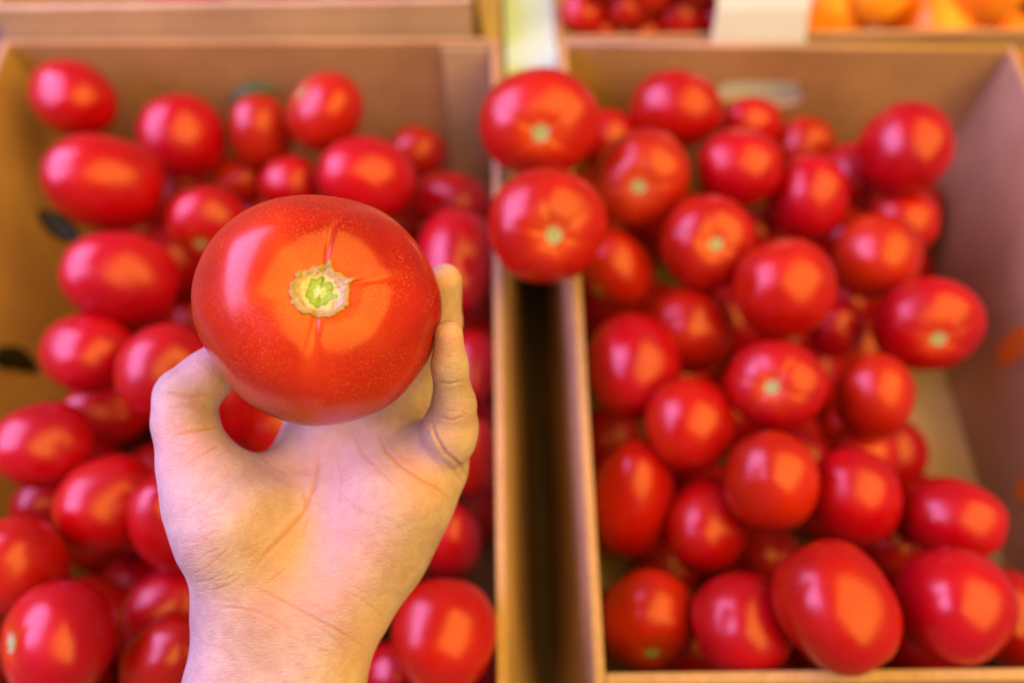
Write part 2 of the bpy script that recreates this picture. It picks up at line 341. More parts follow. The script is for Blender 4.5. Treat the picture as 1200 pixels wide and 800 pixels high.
# px, py, rx, ry (photo pixels), angle of the long axis, height over the rim, stem pixel or None, label
LEFT = [
 (86,115,58,45,-28,-.025,None,'red tomato in the far left corner of the left box'),
 (124,214,73,55,-8,.0,None,'large oval tomato just below the one in the far left corner of the left box'),
 (213,160,53,51,0,-.03,None,'round tomato second from left along the far wall of the left box'),
 (306,155,38,44,0,-.035,None,'small tomato touching a green leaf at the far wall of the left box'),
 (381,131,50,48,0,-.005,(351,112),'tomato with a pale stem scar against the far wall of the left box'),
 (430,208,57,49,-8,-.008,None,'broad shiny tomato directly behind and above the big held tomato'),
 (489,180,34,32,0,-.07,None,'small shaded tomato in the far right corner of the left box'),
 (527,236,49,35,-10,-.05,None,'flat dark tomato by the right wall of the left box, toward the far end'),
 (340,216,37,33,0,-.03,None,'small tomato peeking over the top edge of the held tomato'),
 (283,212,34,30,0,-.06,None,'small sunken tomato with a dull pink shine in the left box'),
 (244,262,49,47,20,-.015,(243,296),'tomato with a yellow streak and green stem end touching the held tomato'),
 (535,306,48,64,0,-.01,None,'tall tomato behind the fingertips, by the right wall of the left box'),
 (142,326,71,54,-12,.0,None,'wide egg shaped tomato in the middle of the left row of the left box'),
 (104,414,60,47,-10,-.015,None,'tomato beside the dark leaf on the left wall'),
 (196,437,62,56,35,.0,None,'tomato directly behind the tip of the thumb'),
 (52,521,63,50,0,-.015,None,'tomato at the left picture edge, level with the thumb base'),
 (128,589,66,56,35,.0,None,'tilted glossy tomato left of the palm'),
 (204,612,50,62,12,-.002,None,'tomato half hidden behind the heel of the thumb'),
 (22,662,60,60,0,-.01,None,'tomato cut off by the left picture edge, below the middle'),
 (70,748,82,70,30,.0,(18,738),'large tomato with a brown scar in the near left corner of the picture'),
 (198,712,58,46,25,-.02,None,'tomato behind the wrist, upper of the two at its left side'),
 (196,772,66,50,40,.0,None,'tomato behind the wrist, lower of the two at its left side'),
 (318,497,42,40,0,-.04,None,'pink shining tomato glimpsed between thumb and palm'),
 (262,472,34,52,0,-.03,None,'tomato glimpsed in the curve of the thumb'),
 (556,430,28,44,0,-.05,None,'shaded tomato just right of the little finger'),
 (556,535,30,48,0,-.05,None,'shaded tomato right of the palm edge, lower than the little finger'),
 (528,632,36,46,0,-.05,None,'dark tomato in the shade right of the wrist'),
 (521,744,62,68,0,.0,None,'round shiny tomato low by the right wall of the left box'),
 (462,790,38,38,0,-.04,None,'dark tomato between the wrist and the round shiny tomato'),
 (122,484,52,34,0,-.07,None,'sunken dark tomato between the left rows, level with the thumb joint'),
 (56,590,44,32,0,-.07,None,'sunken dark tomato near the left picture edge'),
 (440,330,60,56,0,-.06,None,None), (330,340,60,55,0,-.07,None,None), (400,440,60,55,0,-.07,None,None),
 (470,430,52,50,0,-.075,None,None), (350,600,62,56,0,-.06,None,None), (440,560,58,56,0,-.06,None,None), (330,720,62,60,0,-.06,None,None), (420,660,50,50,0,-.07,None,None),
]
RIGHT = [
 (632,145,70,66,0,.034,(632,173),'tomato on the box rim at the far end of the gap, scar facing out'),
 (641,265,69,69,0,.040,(648,287),'tomato on the box rim above the gap, nearer of the two there'),
 (752,209,57,58,0,.0,(740,231),'tomato with a green stem end near the far left of the right box'),
 (792,129,53,46,-8,-.012,None,'tomato left of the white slot in the far wall'),
 (866,197,50,46,0,-.01,None,'tomato right below the white slot in the far wall'),
 (880,145,38,32,0,-.045,None,'small tomato partly covering the lower edge of the white slot'),
 (946,231,49,51,0,-.02,None,'shaded tomato right of the one below the white slot'),
 (829,284,57,55,0,.0,(829,293),'tomato with a pale star of stem scar at its centre in the right box'),
 (722,316,44,52,0,-.035,(694,354),'tomato with a dull stem end tucked below the rim tomatoes'),
 (886,270,26,26,0,-.06,None,'little tomato sliver between two scarred tomatoes in the right box'),
 (1061,175,57,54,0,-.01,None,'dark red round tomato in the far right corner of the right box'),
 (1055,262,46,40,0,-.04,None,'tomato behind another, one below the far right corner'),
 (1028,301,55,51,0,-.02,None,'tomato in front of a similar one near the right wall'),
 (918,338,61,58,0,.004,None,'large glossy tomato at the centre of the right box'),
 (980,386,33,35,0,-.06,None,'small tomato in the hollow right of the central glossy tomato'),
 (1086,379,66,57,-8,-.03,(1077,402),'wide tomato with stem scar resting near the purple lit right wall'),
 (808,386,52,52,0,-.03,None,'plain round tomato left of and below the star scarred one'),
 (742,430,56,61,0,-.006,None,'large tomato by the left wall of the right box, upper of its column'),
 (909,451,61,53,-6,.0,(886,452),'broad tomato with a bright stem scar at its left side'),
 (1024,464,48,51,0,-.02,None,'tomato at the edge of the bare cardboard floor patch'),
 (808,498,54,54,0,-.03,None,'round tomato in the second column of the right box, middle height'),
 (903,562,56,60,0,-.01,None,'tall tomato below the broad scarred tomato in the right box'),
 (743,584,50,70,0,-.01,None,'tall egg shaped tomato by the left wall of the right box'),
 (829,615,48,57,-25,-.05,None,'shaded tilted tomato right of the tall egg shaped one'),
 (1000,582,56,60,20,-.02,None,'tomato below the bare floor patch, left of the lone right one'),
 (1010,535,45,40,0,-.055,None,'sunken tomato under the bare floor patch corner'),
 (1117,607,62,47,-8,-.03,None,'oval tomato alone against the right wall, near the lower right'),
 (760,726,56,70,0,-.01,(757,764),'tomato with small green speck at the near left corner of the right box'),
 (870,733,60,64,8,-.005,None,'tomato second from left in the nearest row of the right box'),
 (980,710,70,80,30,.008,None,'largest oval tomato in the nearest row of the right box'),
 (1118,708,72,68,-25,.0,None,'large oval tomato at the right of the nearest row'),
 (1182,722,44,56,0,-.05,None,'tomato behind the large oval at the right picture edge'),
 (1045,630,40,42,0,-.06,None,'tomato sliver between the lone oval and the largest oval'),
 (900,650,40,34,0,-.085,None,'very dark sunken tomato behind the nearest row'),
 (998,205,36,38,0,-.055,None,'dim tomato behind, left of the far right corner tomato'),
 (938,172,40,34,0,-.055,None,'dim tomato touching the far wall right of the white slot'),
 (712,166,36,38,0,-.03,None,'tomato wedged between the far rim tomato and the green ended one'),
 (712,520,40,44,0,-.09,None,'dark tomato deep against the left wall of the right box'),
]
class T: pass
def prep(rows, box):
    out = []
    for (px, py, rx, ry, ang, hz, stem, lab) in rows:
        t = T(); t.px, t.py, t.rx, t.ry, t.ang, t.stem, t.lab, t.box = px, py, rx, ry, ang, stem, lab, box
        p, zc = at_z(px, py, RIM+hz); t.zc = zc; t.z0 = zc
        t.m = (rx+ry)/2; out.append(t)
    return out
tl = prep(LEFT, 'L') + prep(RIGHT, 'R')
def cen(t): return wpt(t.px, t.py, t.zc)
def rad_dir(t, other):              # image-space radius toward the other one
    dx, dy = other.px-t.px, -(other.py-t.py); a = math.atan2(dy, dx) - math.radians(t.ang)
    return 1/math.sqrt((math.cos(a)/t.rx)**2 + (math.sin(a)/t.ry)**2)*t.zc/F
for it in range(200):
    for i, a in enumerate(tl):
        for b2 in tl[i+1:]:
            if a.box != b2.box: continue
            if abs(a.px-b2.px) > 150 or abs(a.py-b2.py) > 160: continue
            d = (cen(a)-cen(b2)).length; need = .95*(rad_dir(a, b2)+rad_dir(b2, a))
            if d < need:
                s = 1 if a.zc > b2.zc else -1
                k = min(.0015, (need-d)*.3); a.zc += s*k; b2.zc -= s*k
    for a in tl:
        a.zc += (a.z0-a.zc)*.02
        c = cen(a); R = a.rx*a.zc/F*.95; n_ = 0
        if a.box == 'R' and a.px > 660:
            while (c.x + R > RX1-.001 or c.y + R*.9 > YBR_-.001) and n_ < 60:
                a.zc *= .995; R = a.rx*a.zc/F*.95; c = cen(a); n_ += 1
            while (c.x - R < RX0+CT+.0005 or c.y - R*.9 < YF+.0005) and c.z > .035 and n_ < 60:
                a.zc *= 1.004; R = a.rx*a.zc/F*.95; c = cen(a); n_ += 1
        if a.box == 'L':
            while (c.x - R*.9 < LX0+.001 or c.y + R*.9 > YBL_-.006) and n_ < 60:
                a.zc *= .995; R = a.rx*a.zc/F*.95; c = cen(a); n_ += 1
            while c.x + R > LX1 + (RIM-c.z)*.09 and c.z > .035 and n_ < 60:
                a.zc *= 1.004; R = a.rx*a.zc/F*.95; c = cen(a); n_ += 1
tomcount = [0]
def make_tomato(loc, rot, scale, seed, mat, scar, label, group, **kw):
    vs, fs, bl = tomato_mesh(seed, **kw)
    sx, sy, sz = scale
    vs = [(x*sx, y*sy, z*sz) for x, y, z in vs]
    if not scar: bl = [0.25*v for v in bl]
    me = build_mesh('tomato', vs, fs, ('blush', bl))
    o = link('tomato', me, mat); o.location = loc; o.rotation_mode = 'QUATERNION'; o.rotation_quaternion = rot
    tag(o, label, 'tomato', group)
    if scar:
        d = kw.get('dimple', .16); h = kw.get('h', .82)
        sm = scar_mesh(seed+5, me, .08, .12*sx*1.25, (h-d+.015)*sz, star=.25, thin=.02*sz)
        s = link('stem_scar', sm, M['scar']); s.parent = o
    return o
for t in tl:
    c = cen(t); k = t.zc/F; rnd = random.Random(int(t.px*7+t.py))
    view = (Vector((0, 0, CAMZ))-c).normalized()
    ux, uy = t.px-600, t.py-400; rr_ = math.hypot(ux, uy)+1e-6; cphi = 1000/math.hypot(1000, rr_)
    rx = t.rx*k*(1-(1-cphi)*(ux/rr_)**2); ry = t.ry*k*(1-(1-cphi)*(uy/rr_)**2)
    grp = 'tomatoes piled in the left box' if t.box == 'L' else 'tomatoes piled in the right box'
    lab = t.lab
    if lab is None: lab = 'red tomato in the left box hidden behind the held tomato and hand'; grp = 'tomatoes hidden behind the hand'
    R3 = CR
    if t.stem:
        dx, dy = (t.stem[0]-t.px)/t.rx, -(t.stem[1]-t.py)/t.ry
        dx *= 1.05; dy *= 1.05
        zz = math.sqrt(max(.08, 1-dx*dx-dy*dy)); ax = CR @ Vector((dx, dy, zz)).normalized()
        q = ax.to_track_quat('Z', 'Y')
        m_ = (rx+ry)/2
        # the stem end faces the camera: the two cross radii follow the image ellipse
        X = (q @ Vector((1, 0, 0))); imx = CR.inverted() @ X
        th = math.atan2(imx.y, imx.x)
        q = q @ Matrix.Rotation(-th, 3, 'Z').to_quaternion()
        make_tomato(c, q, (rx, ry, m_*.9), int(t.px), M['tom'], True, lab, grp, h=.92, lobes=rnd.choice((4, 5, 6)), lobe=rnd.uniform(.010, .022), dimple=.12, dw=rnd.uniform(.24, .34))
    else:
        # long axis in the image plane, stem end turned away
        a = math.radians(t.ang)
        if rx >= ry: ax2 = Vector((math.cos(a), math.sin(a), -.45 if rnd.random() < .5 else -.6)); L1, L2 = rx, ry
        else: ax2 = Vector((math.cos(a+math.pi/2), math.sin(a+math.pi/2), -.5)); L1, L2 = ry, rx
        if rnd.random() < .5: ax2 = Vector((-ax2.x, -ax2.y, ax2.z))
        ax2.normalize(); ax = CR @ ax2; q = ax.to_track_quat('Z', 'Y')
        fz = L1 + (L1-L2)*.2
        make_tomato(c, q, (L2, L2, fz), int(t.px), M['tom'], False, lab, grp, h=1.0, lobes=rnd.choice((3, 4, 5)), lobe=.005, dimple=.10, dw=.28, egg=rnd.uniform(-.03, .05), nu=44, nv=28)
# lower layers that carry the visible ones
def fill(x0, x1, y0, y1, zmax, n, grp, lab, seed, avoid=None):
    r = np.random.default_rng(seed)
    fixed = np.array([list(cen(t)) for t in tl]); fr = np.array([max(t.rx, t.ry)*t.zc/F for t in tl])
    R = r.uniform(.023, .030, n); P = np.stack([r.uniform(x0, x1, n), r.uniform(y0, y1, n), r.uniform(.03, zmax, n)], 1)
    for it in range(150):
        for i in range(n):
            d = P[i]-P; D = np.linalg.norm(d, axis=1)+1e-9; ov = (R[i]+R)*.98-D; ov[i] = 0
            P[i] += (d/D[:, None]*np.clip(ov, 0, None)[:, None]*.4).sum(0)
            d = P[i]-fixed; D = np.linalg.norm(d, axis=1)+1e-9; ov = (R[i]+fr)*.97-D
            P[i] += (d/D[:, None]*np.clip(ov, 0, None)[:, None]*.6).sum(0)
            for (ax_, ay_, ar) in (avoid or ()):
                dd = P[i][:2]-np.array([ax_, ay_]); L_ = np.linalg.norm(dd)+1e-9
                if L_ < ar+R[i]: P[i][:2] += dd/L_*(ar+R[i]-L_)*.5
            P[i, 2] -= .0006
            P[i] = np.clip(P[i], [x0+R[i], y0+R[i], .004+R[i]], [x1-R[i], y1-R[i], max(zmax, .004+R[i])])
    for i in range(n):
        D = np.linalg.norm(P[i]-fixed, axis=1)
        if (D < (R[i]+fr)*.72).any(): continue
        D = np.linalg.norm(P[i]-P[:i], axis=1) if i else np.array([9.])
        if (D < (R[i]+R[:i])*.72).any(): continue
        rr2 = random.Random(i+seed); q = Vector((rr2.uniform(-1, 1), rr2.uniform(-1, 1), rr2.uniform(-1, .3))).to_track_quat('Z', 'Y')
        make_tomato(Vector(P[i]), q, (R[i], R[i], R[i]), 900+i+seed, M['tom'], False, lab, grp, h=.9, lobes=4, lobe=.012, dimple=.1, nu=28, nv=16)
fill(LX0+.012, LX1+.008, YF+.002, YBL_-.008, .105, 62, 'tomatoes deep in the left box', 'red tomato deep in the left box, covered by the upper layer', 1)
av = at_z(1095, 508, .004)[0]; av2 = at_z(1190, 600, .03)[0]
fill(RX0+CT, RX1, YF+.006, YBR_-.001, .095, 50, 'tomatoes deep in the right box', 'red tomato deep in the right box, covered by the upper layer', 2, ((av.x, av.y, .05), (av2.x, av2.y, .045)))

# fruit in the rear boxes
def perch(px, py, rpx):
    """on the pixel's ray, just behind the front wall of the rear box"""
    R = .02
    for _ in range(6):
        p = at_y(px, py, Y3+CT+R+.002); R = rpx*((p-Vector((0, 0, CAMZ))).dot(CR @ Vector((0, 0, -1))))/F
    return p, R
for (px, py, r_, hz, lab) in ((684,14,27,.0,'small red tomato at the left end of the rear right box'), (735,6,27,.004,'small red tomato second from the left in the rear right box'),
        (795,18,32,.004,'small red tomato beside the white card in the rear right box'), (705,36,20,-.01,'small red tomato low behind the rear wall rim'), (760,-12,28,.0,'small red tomato at the top picture edge'), (755,38,20,-.012,'tiny red tomato peeking over the rim, right of another'),
        (710,-30,30,.0,'small red tomato above the top picture edge'), (815,-28,30,.0,'small red tomato behind the white card'), (845,20,28,-.012,'small red tomato mostly behind the white card')):
    p, R = perch(px, py, r_)
    make_tomato(p, Vector((random.uniform(-1,1), random.uniform(-1,1), -.4)).to_track_quat('Z','Y'), (R, R, R*1.15), int(px)+3, M['tom'], False, lab, 'small red tomatoes in the rear right box', h=.95, lobes=4, lobe=.01, nu=36, nv=22)
for (px, py, rx, ry, hz, lab, st) in ((965,20,52,54,.0,'orange tomato right beside the white card',None), (1030,-8,38,36,-.01,'orange tomato in the gap between two bigger ones',None),
        (1092,22,70,56,.008,'largest orange tomato behind the far wall of the right box',(1122,2)), (1185,42,40,24,.0,'orange tomato slice at the top right picture corner',None), (1160,-22,50,46,-.005,'orange tomato above the top picture edge',None)):
    p, R = perch(px, py, ry); R *= rx/ry; Rz = R*ry/rx
    ax = (CR @ Vector(((st[0]-px)/rx, -(st[1]-py)/ry, .8))).normalized() if st else Vector((random.uniform(-1,1), .6, -.3)).normalized()
    make_tomato(p, ax.to_track_quat('Z','Y'), (R, Rz, (R+Rz)/2), int(px), M['tom_or'], False, lab, 'orange tomatoes in the rear right box', h=.9, lobes=6, lobe=.05, dimple=.15)
for k, (x, y) in enumerate(((-.22, .53), (-.15, .54), (-.085, .535), (-.03, .54))):
    z = zr-.022; make_tomato(Vector((x, y, z)), Vector((.3, .6*(-1)**k, -.4)).to_track_quat('Z','Y'), (.028, .028, .03), 55+k, M['tom'], False, 'red tomato just inside the tall rear left box', 'tomatoes in the rear left box', h=.92, lobes=4, lobe=.01)
# rear fillers: a bed under them
# dark dry leaves on the left, one green leaf by the far wall
def leaf(name, pts, wdt, mat, label):
    """curled leaf along a centre line of points"""
    c0 = Vector(pts[len(pts)//2]); vs = []; fs = []; n = 14
    for i in range(n+1):
        u = i/n*(len(pts)-1); k = min(int(u), len(pts)-2); p = Vector(pts[k]).lerp(Vector(pts[k+1]), u-k)
        tdir = (Vector(pts[k+1])-Vector(pts[k])).normalized(); side = tdir.cross((Vector((0,0,CAMZ))-p).normalized()).normalized()
        up = side.cross(tdir)
        ww = wdt*math.sin(min(1, (i+.35)/(n+.7))*math.pi)**.7
        for j in range(5):
            s = (j-2)/2; vs.append(p + side*ww*s - up*abs(s)**1.6*ww*.5 + up*.0012*math.sin(i*1.7+j) - c0)
    for i in range(n):
        for j in range(4): fs.append((i*5+j, (i+1)*5+j, (i+1)*5+j+1, i*5+j+1))
    me = bpy.data.meshes.new(name); me.from_pydata([tuple(v) for v in vs], [], fs)
    o = link(name, me, mat, smooth=True); o.location = c0
    md = o.modifiers.new('thickness', 'SOLIDIFY'); md.thickness = .0005
    tag(o, label, 'leaf')
def wl(x, y): return at_x(x, y, LX0+.0075)
a_, b_ = wl(-8, 415), wl(44, 434); leaf('dry_leaf', [a_, a_.lerp(b_, .5)+Vector((.002, 0, .002)), b_], .0085, M['leaf'], 'dark dry leaf on the left wall near the left picture edge')
a_, b_ = at_z(44, 248, RIM-.055)[0], at_z(92, 282, RIM-.06)[0]; leaf('dry_leaf', [a_, a_.lerp(b_, .5)+Vector((0, 0, .002)), b_], .0075, M['leaf'], 'dark dry leaf between two tomatoes at the left wall, farther back')
a_, b_ = at_y(268, 118, YBL_-.012), at_y(322, 104, YBL_-.008); leaf('green_leaf', [a_, a_.lerp(b_, .5)+Vector((0, 0, .003)), b_], .0055, M['leaf_g'], 'dull green leaf behind the small tomato at the far wall of the left box')

# ------------------------------------------------------------------ the held tomato
HC = wpt(372.5, 360.5, .272)
def held_tomato():
    nu, nv = 192, 112; vs = []; bl = []
    ax = (CR @ Vector((.25, .12, 1))).normalized()
    R0 = .0386; H = .0345
    grooves = [(math.radians(a), d, w_) for a, d, w_ in ((82, .018, .055), (16, .017, .08), (-97, .022, .13), (-175, .010, .22), (130, .010, .25), (-40, .010, .25))]
    for j in range(nv+1):
        t = j/nv*math.pi
        for i in range(nu):
            a = i/nu*math.tau; s, c = math.sin(t), math.cos(t)
            rad = max(s, 0)**.90
            g = 0; gm = 0
            for (ga, d, w_) in grooves:
                dd = math.atan2(math.sin(a-ga), math.cos(a-ga)); e = math.exp(-(dd/(w_+.25*rad*0))**2)
                g += d*e*math.exp(-((rad-.28)/.34)**2); gm = max(gm, e)
            # outline: photo is wider to the right, flatter at lower left
            out = 1 + .018*math.cos(2*a+.3) + .030*math.cos(a-math.radians(-50)) - .035*math.exp(-((math.atan2(math.sin(a-math.radians(218)), math.cos(a-math.radians(218))))/.42)**2) + .014*math.cos(3*a-1.2)
            R = R0*rad*out
            z = (H if c > 0 else .030)*(abs(c)**1.0)*(1 if c > 0 else -1)
            if c > 0: z -= R0*(.10*math.exp(-(rad/.25)**2) + .07*math.exp(-(rad/.42)**2) + g*1.1)
            n_ = noise.noise(Vector((math.cos(a)*rad*2.0, math.sin(a)*rad*2.0, c*2.0+4)))*.028*R0
            vs.append((R*math.cos(a)*(1+n_/R0)*.988, R*math.sin(a)*(1+n_/R0)*.955, z+n_))
            bl.append((math.exp(-(rad/.27)**2)*.75 + gm*.16*math.exp(-((rad-.45)/.22)**2))*(c > 0))
    fs = []
    for j in range(nv):
        for i in range(nu):
            i2 = (i+1) % nu; fs.append((j*nu+i, (j+1)*nu+i, (j+1)*nu+i2, j*nu+i2))
    me = build_mesh('held_tomato', vs, fs, ('blush', bl))
    o = link('tomato', me, M['tom_held']); o.location = HC; o.rotation_mode = 'QUATERNION'
    X = CR @ Vector((1, 0, 0)); Y = ax.cross(X).normalized(); X = Y.cross(ax).normalized()
    o.rotation_quaternion = Matrix((X, Y, ax)).transposed().to_quaternion()
    tag(o, 'big ripe tomato held in the hand, stem scar facing the viewer', 'tomato')
    zs = H-R0*.13+.0006
    sm = scar_mesh(3, me, .05, .0079, zs, star=.16, thin=.0018, n=144, m_=16)
    s = link('stem_scar', sm, M['scar']); s.parent = o
    return o
held_tomato()

# ------------------------------------------------------------------ the hand: one continuous surface
def smin(a, b_, k):
    h = np.clip(.5+.5*(b_-a)/k, 0, 1); return b_*(1-h)+a*h-k*h*(1-h)
def P3(px, py, zc): return np.array(cpt(px, py, zc))
def rcone(P, a, b_, ra, rb):
    ba = b_-a; l2 = (ba@ba); pa = P-a; t = np.clip((pa@ba)/l2, 0, 1).astype(np.float32)
    d = pa-t[..., None]*ba.astype(np.float32)
    return np.sqrt((d*d).sum(-1))-(ra+(rb-ra)*t)
def chain(P, pts, k):
    """pts: (px,py,zc,r in mm)"""
    out = None
    for (p, q) in zip(pts[:-1], pts[1:]):
        d = rcone(P, P3(*p[:3]).astype(np.float32), P3(*q[:3]).astype(np.float32), p[3]/1000, q[3]/1000)
        out = d if out is None else smin(out, d, k)
    return out
def hand_field(P):
    arm = chain(P, [(295,735,.292,17.0),(288,800,.288,19.5),(290,1000,.275,21),(300,1180,.268,22.5)], .004)
    arm2 = chain(P, [(372,735,.294,15.5),(360,800,.290,18.5),(362,1000,.277,22),(365,1180,.270,23)], .004)
    palm = smin(arm, arm2, .014)
    parts = [
        ([(372,735,.296,15.5),(440,640,.298,16),(500,548,.301,13.5)], .016),      # little finger side
        ([(350,720,.299,14.5),(420,600,.303,15),(452,508,.310,12.5)], .014),
        ([(330,720,.299,14.5),(370,600,.305,14),(395,500,.313,12)], .014),
        ([(300,720,.297,15.0),(318,625,.303,14.0),(350,545,.311,9.0)], .013),
        ([(400,690,.291,13.5),(462,592,.290,14.5)], .018),                        # heel below the little finger
        ([(300,690,.289,16.5),(272,614,.283,18.8),(250,582,.284,14.8)], .016),      # ball of the thumb
        ([(262,572,.291,8.0),(318,560,.300,7.0)], .010),                          # web
    ]
    for pts, k in parts: palm = smin(palm, chain(P, pts, .006), k)
    fingers = [
        ([(248,578,.286,13.5),(228,538,.286,11.3),(217,495,.288,10.1),(216,470,.289,9.8)], [(216,463,.289,9.8),(241,443,.291,8.4),(270,412,.297,6.6)], .009),
        ([(350,542,.312,9.0),(368,465,.328,8.8),(350,350,.330,8.0)], [(350,350,.330,8.0),(365,290,.318,7.0)], .007),
        ([(395,500,.313,11),(400,400,.332,9.0),(410,330,.330,8.2)], [(410,330,.330,8.2),(430,280,.320,7.0)], .007),
        ([(460,505,.310,10.5),(503,440,.317,8.0),(517,378,.309,7.4)], [(517,378,.309,7.4),(521,329,.299,6.2)], .007),
        ([(508,535,.298,11.5),(528,500,.287,8.6),(532,474,.281,7.1)], [(532,474,.281,7.1),(527,428,.273,5.3),(526,391,.268,4.6)], .006),
    ]
    out = palm
    for a, b_, k in fingers:
        f = smin(chain(P, a, .004), chain(P, b_, .004), .0025)
        out = np.minimum(out, smin(palm, f, k))
    # fleshy pad at the root of the little finger
    pad = chain(P, [(520,508,.2835,6.6),(532,520,.286,6.8)], .003)
    out = smin(out, pad, .003)
    return out
def surface_nets(lo, hi, h):
    n = [int((hi[i]-lo[i])/h)+1 for i in range(3)]
    ax = [lo[i]+h*np.arange(n[i], dtype=np.float32) for i in range(3)]
    V = np.empty(n, np.float32)
    for s in range(0, n[0], 16):
        g = np.stack(np.meshgrid(ax[0][s:s+16], ax[1], ax[2], indexing='ij'), -1).astype(np.float32)
        V[s:s+16] = hand_field(g)
    ins = V < 0
    c = np.zeros([m-1 for m in n], np.int8)
    for dx in (0, 1):
        for dy in (0, 1):
            for dz in (0, 1): c += ins[dx:n[0]-1+dx, dy:n[1]-1+dy, dz:n[2]-1+dz]
    act = (c > 0) & (c < 8); idx = -np.ones(act.shape, np.int64); I = np.argwhere(act); idx[act] = np.arange(len(I))
    acc = np.zeros((len(I), 3)); cnt = np.zeros(len(I))
    for axis in range(3):
        o1, o2 = [a for a in range(3) if a != axis]
        for u in (0, 1):
            for v in (0, 1):
                A = I.copy(); A[:, o1] += u; A[:, o2] += v; B = A.copy(); B[:, axis] += 1
                va = V[A[:, 0], A[:, 1], A[:, 2]]; vb = V[B[:, 0], B[:, 1], B[:, 2]]
                mk = (va < 0) != (vb < 0); t = np.where(mk, va/(va-vb+1e-20), 0)
                p = A.astype(float); p[:, axis] += t; acc[mk] += p[mk]; cnt[mk] += 1
    verts = acc/cnt[:, None]*h + np.array(lo)
    faces = []
    for axis in range(3):
        o1, o2 = [(1, 2), (2, 0), (0, 1)][axis]
        sl = [slice(1, -1)]*3
        a = ins; b_ = np.roll(ins, -1, axis)
        E = np.argwhere(a != b_)
        ok = (E[:, axis] < n[axis]-1) & (E[:, o1] > 0) & (E[:, o2] > 0) & (E[:, o1] < n[o1]-1) & (E[:, o2] < n[o2]-1); E = E[ok]
        def cid(d1, d2):
            q = E.copy(); q[:, o1] -= d1; q[:, o2] -= d2; return idx[q[:, 0], q[:, 1], q[:, 2]]
        q = np.stack([cid(1, 1), cid(0, 1), cid(0, 0), cid(1, 0)], 1)
        fl = ~ins[E[:, 0], E[:, 1], E[:, 2]]; q[fl] = q[fl][:, ::-1]; faces.append(q)
    return verts, np.concatenate(faces)
hv, hf = surface_nets((-.130, -.235, -.350), (-.005, .045, -.240), .0011)
me = bpy.data.meshes.new('hand_raw'); me.from_pydata(hv.tolist(), [], hf.tolist())
to = bpy.data.objects.new('t', me); COL.objects.link(to)
md = to.modifiers.new('s', 'SMOOTH'); md.iterations = 3; md.factor = .5
md = to.modifiers.new('d', 'SUBSURF'); md.levels = 1
dg = bpy.context.evaluated_depsgraph_get(); me2 = bpy.data.meshes.new_from_object(to.evaluated_get(dg)); bpy.data.objects.remove(to)
nV = len(me2.vertices); co = np.empty(nV*3, np.float32); me2.vertices.foreach_get('co', co); co = co.reshape(-1, 3)
no = np.empty(nV*3, np.float32); me2.vertices.foreach_get('normal', no); no = no.reshape(-1, 3)
pxy = np.stack([600+co[:, 0]/-co[:, 2]*F, 400-co[:, 1]/-co[:, 2]*F], 1)
facing = (no*(-co)).sum(1)/np.linalg.norm(co, axis=1)
# skin folds: (points, depth mm, half width px)
CRE = [
 ([(192,459),(206,462),(222,465),(246,463)], 1.15, 2.2), ([(190,479),(214,476),(238,478)], .35, 2.0), ([(204,510),(228,505),(256,500)], .7, 2.0),
 ([(206,520),(222,522),(240,514)], .3, 1.6), ([(198,534),(214,532),(232,520)], .3, 1.6), ([(214,548),(228,538),(246,528),(262,520)], .35, 1.8),
 ([(440,500),(452,528),(470,545),(492,560),(514,572),(530,586)], .8, 2.4), ([(505,494),(511,512),(522,530),(540,545),(550,562)], 1.2, 2.2), ([(520,540),(532,552),(545,568)], .5, 1.8),
 ([(372,524),(373,545),(369,570),(356,600),(336,624),(312,648),(296,668)], .8, 3.2), ([(412,500),(424,530),(446,552),(470,575)], .35, 2.5),
 ([(338,664),(322,676),(306,688)], .4, 1.6), ([(300,690),(318,697),(346,712),(372,726),(398,740),(430,760)], .75, 2.0),
 ([(250,712),(276,712),(300,716),(322,726),(346,742)], .4, 1.8), ([(372,730),(392,748),(412,770)], .3, 1.8), ([(420,700),(438,712),(450,724)], .25, 1.8),
 ([(228,682),(244,680),(262,672)], .4, 1.5), ([(236,668),(256,654),(270,640)], .35, 1.5), ([(224,662),(240,650),(262,640)], .3, 1.5), ([(218,640),(240,628),(258,620)], .25, 1.5),
 ([(222,620),(246,604),(268,600)], .22, 1.5), ([(210,600),(232,590),(250,578)], .2, 1.5), ([(280,646),(300,640),(322,628)], .22, 1.5), ([(240,692),(262,688),(284,676)], .25, 1.5),
 ([(509,447),(526,450),(545,446)], .55, 1.8), ([(511,458),(528,460)], .2, 1.5), ([(513,489),(530,492),(548,486)], .55, 1.8), ([(516,480),(534,482)], .25, 1.5),
 ([(505,392),(520,398)], .0, 1.5), ([(470,470),(486,478),(500,486)], .6, 2.0), ([(352,560),(362,600),(352,640)], .25, 2.2), ([(300,530),(322,548),(340,556)], .3, 2.0),
 ([(384,560),(420,600),(452,606)], .2, 2.0), ([(400,620),(430,640),(470,640)], .15, 2.0), ([(392,520),(400,560),(396,600)], .2, 2.2),
]
disp = np.zeros(nV); fold = np.zeros(nV)
rr3 = np.random.default_rng(4)
